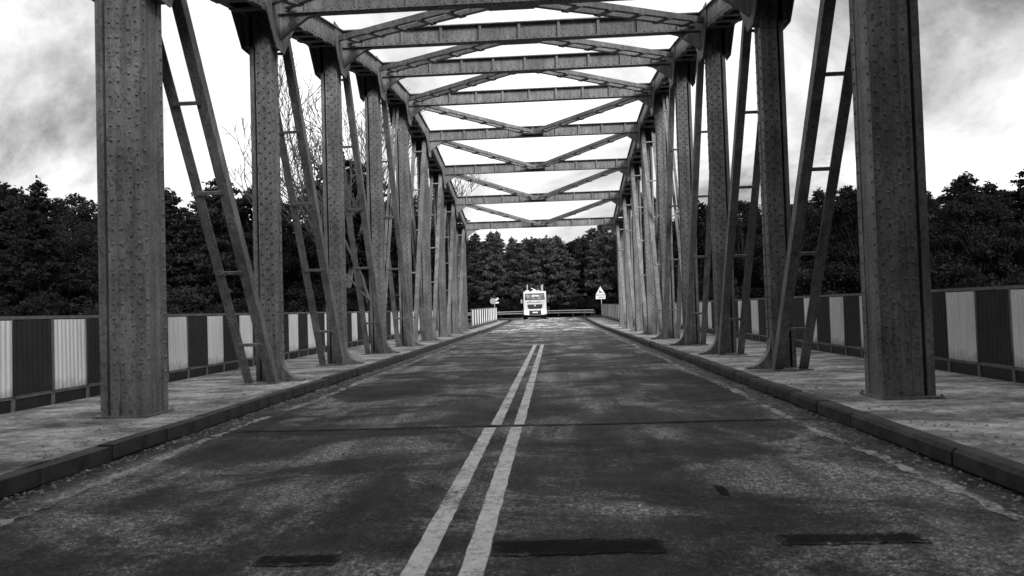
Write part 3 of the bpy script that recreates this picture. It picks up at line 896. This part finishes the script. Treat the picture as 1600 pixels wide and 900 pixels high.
def leafy_meshes(h, rad, cb, nc, per=150, sz=1.0):
    mb = MB(); cen = []
    mb.tube([(0, 0, -0.6), (0.1, 0.05, h * cb), (0.05, 0, h * 0.8)], [0.2, 0.15, 0.04], 8)
    for i in range(nc):
        t_ = rng.uniform(0, 1); a = rng.uniform(0, 6.283)
        z = h * (cb + (1 - cb) * t_) * 0.95
        rr = rad * math.sqrt(max(0.05, 1 - (2 * t_ - 0.85) ** 2 * 0.8)) * math.sqrt(rng.uniform(0.05, 1))
        c = np.array([rr * math.cos(a), rr * math.sin(a), z])
        mb.tube([(0.08, 0.03, h * cb * 0.9 + (z - h * cb) * 0.4), tuple(c)], [0.05, 0.015], 4, False)
        s_ = rad * rng.uniform(0.18, 0.36)
        p = rng.normal(size=(per, 3)); p /= np.linalg.norm(p, axis=1)[:, None]
        cen.append(c + p * s_ * (rng.uniform(0.2, 1, (per, 1)) ** 0.5) * np.array([1, 1, 0.7]))
    cen = np.concatenate(cen)
    ax, ay = rand_axes(len(cen), 0.045 * sz, 0.105 * sz, 0.7)
    return quads_mesh('leafy_crown', cen, ax, ay, 'leaves'), mb.mesh('leafy_trunk', 'dark_bark', smooth=True)
PINES = [pine_meshes(13, 2.7, 0.22, 120, 0.5), pine_meshes(12, 3.0, 0.15, 120, 0.42), pine_meshes(14.5, 2.5, 0.35, 105, 0.7), pine_meshes(11, 2.8, 0.12, 115, 0.36)]
LEAFY = [leafy_meshes(11, 3.3, 0.22, 64, 340), leafy_meshes(9.5, 3.0, 0.15, 56, 340), leafy_meshes(12.5, 3.2, 0.25, 68, 340)]
LIT_TONE = []
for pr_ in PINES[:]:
    cc = pr_[0].copy(); cc.name = 'pale_' + pr_[0].name; cc.materials[0] = M['pale_needles']; LIT_TONE.append((cc, pr_[1]))
SHRUB = [leafy_meshes(2.6, 1.7, 0.05, 40, 200, 0.6), leafy_meshes(2.0, 1.5, 0.05, 36, 200, 0.55)]

def tree(meshes, name, label, group, x, y, h, cat='tree', wide=1.0):
    href = max(abs(c[2]) for c in meshes[0].bound_box) if hasattr(meshes[0], 'bound_box') else None
    t_ = thing(name, label, cat, (x, y, ground_z(x, y) - 0.05), random.uniform(0, 6.28), group)
    s_ = h / HREF[meshes[0].name]
    for nm, me in (('crown', meshes[0]), ('trunk', meshes[1])):
        place(nm, me, (0, 0, 0), t_, 0, (s_ * wide, s_ * wide, s_))
    return t_
HREF = {}
for pr_, hh in list(zip(PINES, (13, 12, 14.5, 11))) + list(zip(LIT_TONE, (13, 12, 14.5, 11))) + list(zip(LEAFY, (11, 9.5, 12.5))) + list(zip(SHRUB, (2.6, 2.0))):
    HREF[pr_[0].name] = hh

def forest(xa, xb, ya, yb, sx_, sy_, hlo, hhi, where, leafy=0.35, clear=7.0, pines=None, word='dark'):
    y = ya; row = 0
    while y <= yb:
        x = xa + (row % 2) * sx_ / 2
        while x <= xb:
            xx, yy = x + random.uniform(-.35, .35) * sx_, y + random.uniform(-.35, .35) * sy_
            x += sx_
            if road_dist(xx, yy) < clear + (2.5 if 62 < yy < 88 else 0): continue
            if abs(xx - 0.58) > 0.78 * yy + 8: continue
            h = random.uniform(hlo, hhi)
            if random.random() < leafy:
                tree(random.choice(LEAFY), 'leafy_tree', 'round-crowned dark tree in the forest ' + where, 'round trees in the forest ' + where, xx, yy, h * 0.9)
            else:
                tree(random.choice(pines or PINES), 'pine_tree', word + ' pine in the forest ' + where, 'pines in the forest ' + where, xx, yy, h, wide=random.uniform(0.95, 1.3))
        y += sy_; row += 1
forest(-75, -9, 60, 92, 4.4, 8.0, 11.2, 14.8, 'on the bare-tree side of the road', 0.4)
forest(9, 75, 60, 100, 4.4, 8.0, 9.0, 12.0, 'on the deer sign side of the road', 0.4)
forest(-40, 34, 112, 132, 3.6, 5.0, 9.0, 13.0, 'behind the guard rail', 0.12, 7.0, LIT_TONE, 'lit-toned')
def shrubs(xa, xb, y, n, where):
    for i in range(n):
        xx = xa + (xb - xa) * (i + random.uniform(0.1, 0.9)) / n; yy = y + random.uniform(-2, 2)
        if road_dist(xx, yy) < 9.0 and yy < 100 or road_dist(xx, yy) < 6.2: continue
        tree(random.choice(SHRUB), 'shrub', 'dark leafy shrub at the forest edge ' + where, 'shrubs at the forest edge ' + where, xx, yy, random.uniform(2.2, 4.2), 'shrub', 1.2)
shrubs(-52, -7, 55.5, 26, 'on the bare-tree side of the road')
shrubs(7, 52, 55.5, 26, 'on the deer sign side of the road')
shrubs(-30, 24, 111, 26, 'behind the guard rail')
# unseen woods added behind the camera to shade the near end, standing clear of the carriageway and the bridge end
def mesh_radius(me):
    co = np.empty(len(me.vertices) * 3, np.float32); me.vertices.foreach_get('co', co); co = co.reshape(-1, 3)
    return float(np.hypot(co[:, 0], co[:, 1]).max())
def shade_tree(meshes, name, label, group, x, y, h, wide, arch=False):
    r_ = mesh_radius(meshes[0]) * h / HREF[meshes[0].name] * wide
    ax_ = abs(x)
    if not arch:
        ax_ = max(ax_, r_ + 3.9 if y + r_ < -0.5 else 0.78 * (y + r_) + r_ + 2.4)
    elif y + r_ > -1.0:
        y = -1.0 - r_
    tree(meshes, name, label, group, math.copysign(ax_, x), y, h, wide=wide)
for s_ in (-1, 1):
    for i in range(9):
        shade_tree(PINES[(i + (s_ > 0)) % 4], 'pine_tree', 'tall added shade pine beside the approach road before the bridge', 'added shade pines beside the approach road', s_ * random.uniform(8.6, 9.6), 2.0 - i * 3.4, random.uniform(19, 23), wide=1.15)
        shade_tree(PINES[(i + 2) % 4], 'pine_tree', 'tall added shade pine beside the approach road before the bridge', 'added shade pines beside the approach road', s_ * random.uniform(12.5, 14.5), 0.5 - i * 3.4, random.uniform(20, 24), wide=1.3)
    for i, (tx, ty) in enumerate(((13.4, 6.6), (11.6, 3.6), (16.5, 4.6), (18.5, 7.5))):
        shade_tree(PINES[1 if i % 2 else 3], 'pine_tree', 'low-branched added shade pine on the near bank beside the bridge end', 'added shade pines on the near bank', s_ * (tx + (1.9 if s_ < 0 else 0.6)), ty - 0.6, random.uniform(15, 18), wide=0.9)
    for i in range(5):
        shade_tree(LEAFY[i % 3], 'leafy_tree', 'wide-crowned added shade tree arching over the approach road before the bridge', 'added shade trees arching over the approach road', s_ * 6.3, -9.5 - i * 6.0, random.uniform(16, 18), wide=1.25, arch=True)

# bare winter trees
def bare_tree(x, y, h, seed, label, spread=0.55, depth=7):
    rd = random.Random(seed)
    t_ = thing('bare_tree', label, 'tree', (x, y, ground_z(x, y) - 0.1))
    trunk = MB(); br = MB()
    def grow(p, d, ln, r, lv):
        segs = 3; pts = [p]; q = p; dd = d
        for i in range(segs):
            dd = (dd + Vector((rd.uniform(-1, 1), rd.uniform(-1, 1), rd.uniform(-.3, .9))) * 0.13).normalized()
            q = q + dd * ln / segs; pts.append(q)
        rs = [r * (1 - 0.35 * i / segs) for i in range(segs + 1)]
        (trunk if lv == 0 else br).tube(pts, rs, 7 if lv < 2 else 4, lv < 2)
        if lv >= depth: return
        n = 3 if lv < 5 else 2
        for j in range(n):
            w = Vector((rd.uniform(-1, 1), rd.uniform(-1, 1), rd.uniform(-0.2, 0.8))).normalized()
            nd = (dd * (1.0 if j == 0 else 0.75) + w * (spread * (0.5 if j == 0 else 1.2))).normalized()
            f = 1.0 if j == 0 else rd.uniform(0.45, 1.0)
            st = pts[segs] if f > 0.8 else pts[2]
            grow(st, nd, ln * rd.uniform(0.62, 0.82), max(0.026, rs[-1] * (0.78 if j == 0 else 0.55)), lv + 1)
    grow(Vector((0, 0, -0.4)), Vector((rd.uniform(-.08, .08), 0, 1)), h * 0.27, h * 0.013, 0)
    lbuild(br, 'crown', 'bark', t_)
    lbuild(trunk, 'trunk', 'bark', t_)
bare_tree(-14.9, 55.5, 24, 5, 'tall bare leafless tree with wide branches rising over the forest')
bare_tree(-12.2, 54.0, 18, 9, 'smaller bare leafless tree close beside the tall bare one', depth=6)
bare_tree(-9.4, 66.0, 16.5, 21, 'slim bare leafless tree near the far end of the bridge', 0.4, depth=6)

mb = MB()
for i in range(5200):
    o = random.choice((-1, 1)); y = 2.5 + 40 * random.random() ** 1.6
    if random.random() < 0.6:
        x = o * (3.56 - abs(random.gauss(0, 0.16))); z = 0.004
    else:
        x = o * (3.78 + abs(random.gauss(0, 0.5))); z = 0.152
        if abs(x) > 6.5: continue
    r_ = random.uniform(0.006, 0.02) * (1.6 if random.random() < 0.08 else 1); a = random.uniform(0, 6.28)
    vs_ = [(x + r_ * math.cos(a + q * 2.09) * random.uniform(.7, 1.4), y + r_ * math.sin(a + q * 2.09), z) for q in range(3)] + [(x, y, z + r_ * random.uniform(.4, .9))]
    mb.add(vs_, [(0, 1, 3), (1, 2, 3), (2, 0, 3)])
tag(mb.build('grit', 'grit'), 'loose pale grit and leaf litter along the kerbs', 'grit', kind='stuff')

scene.render.engine = 'CYCLES'
scene.cycles.max_bounces = 5
scene.cycles.use_denoising = True
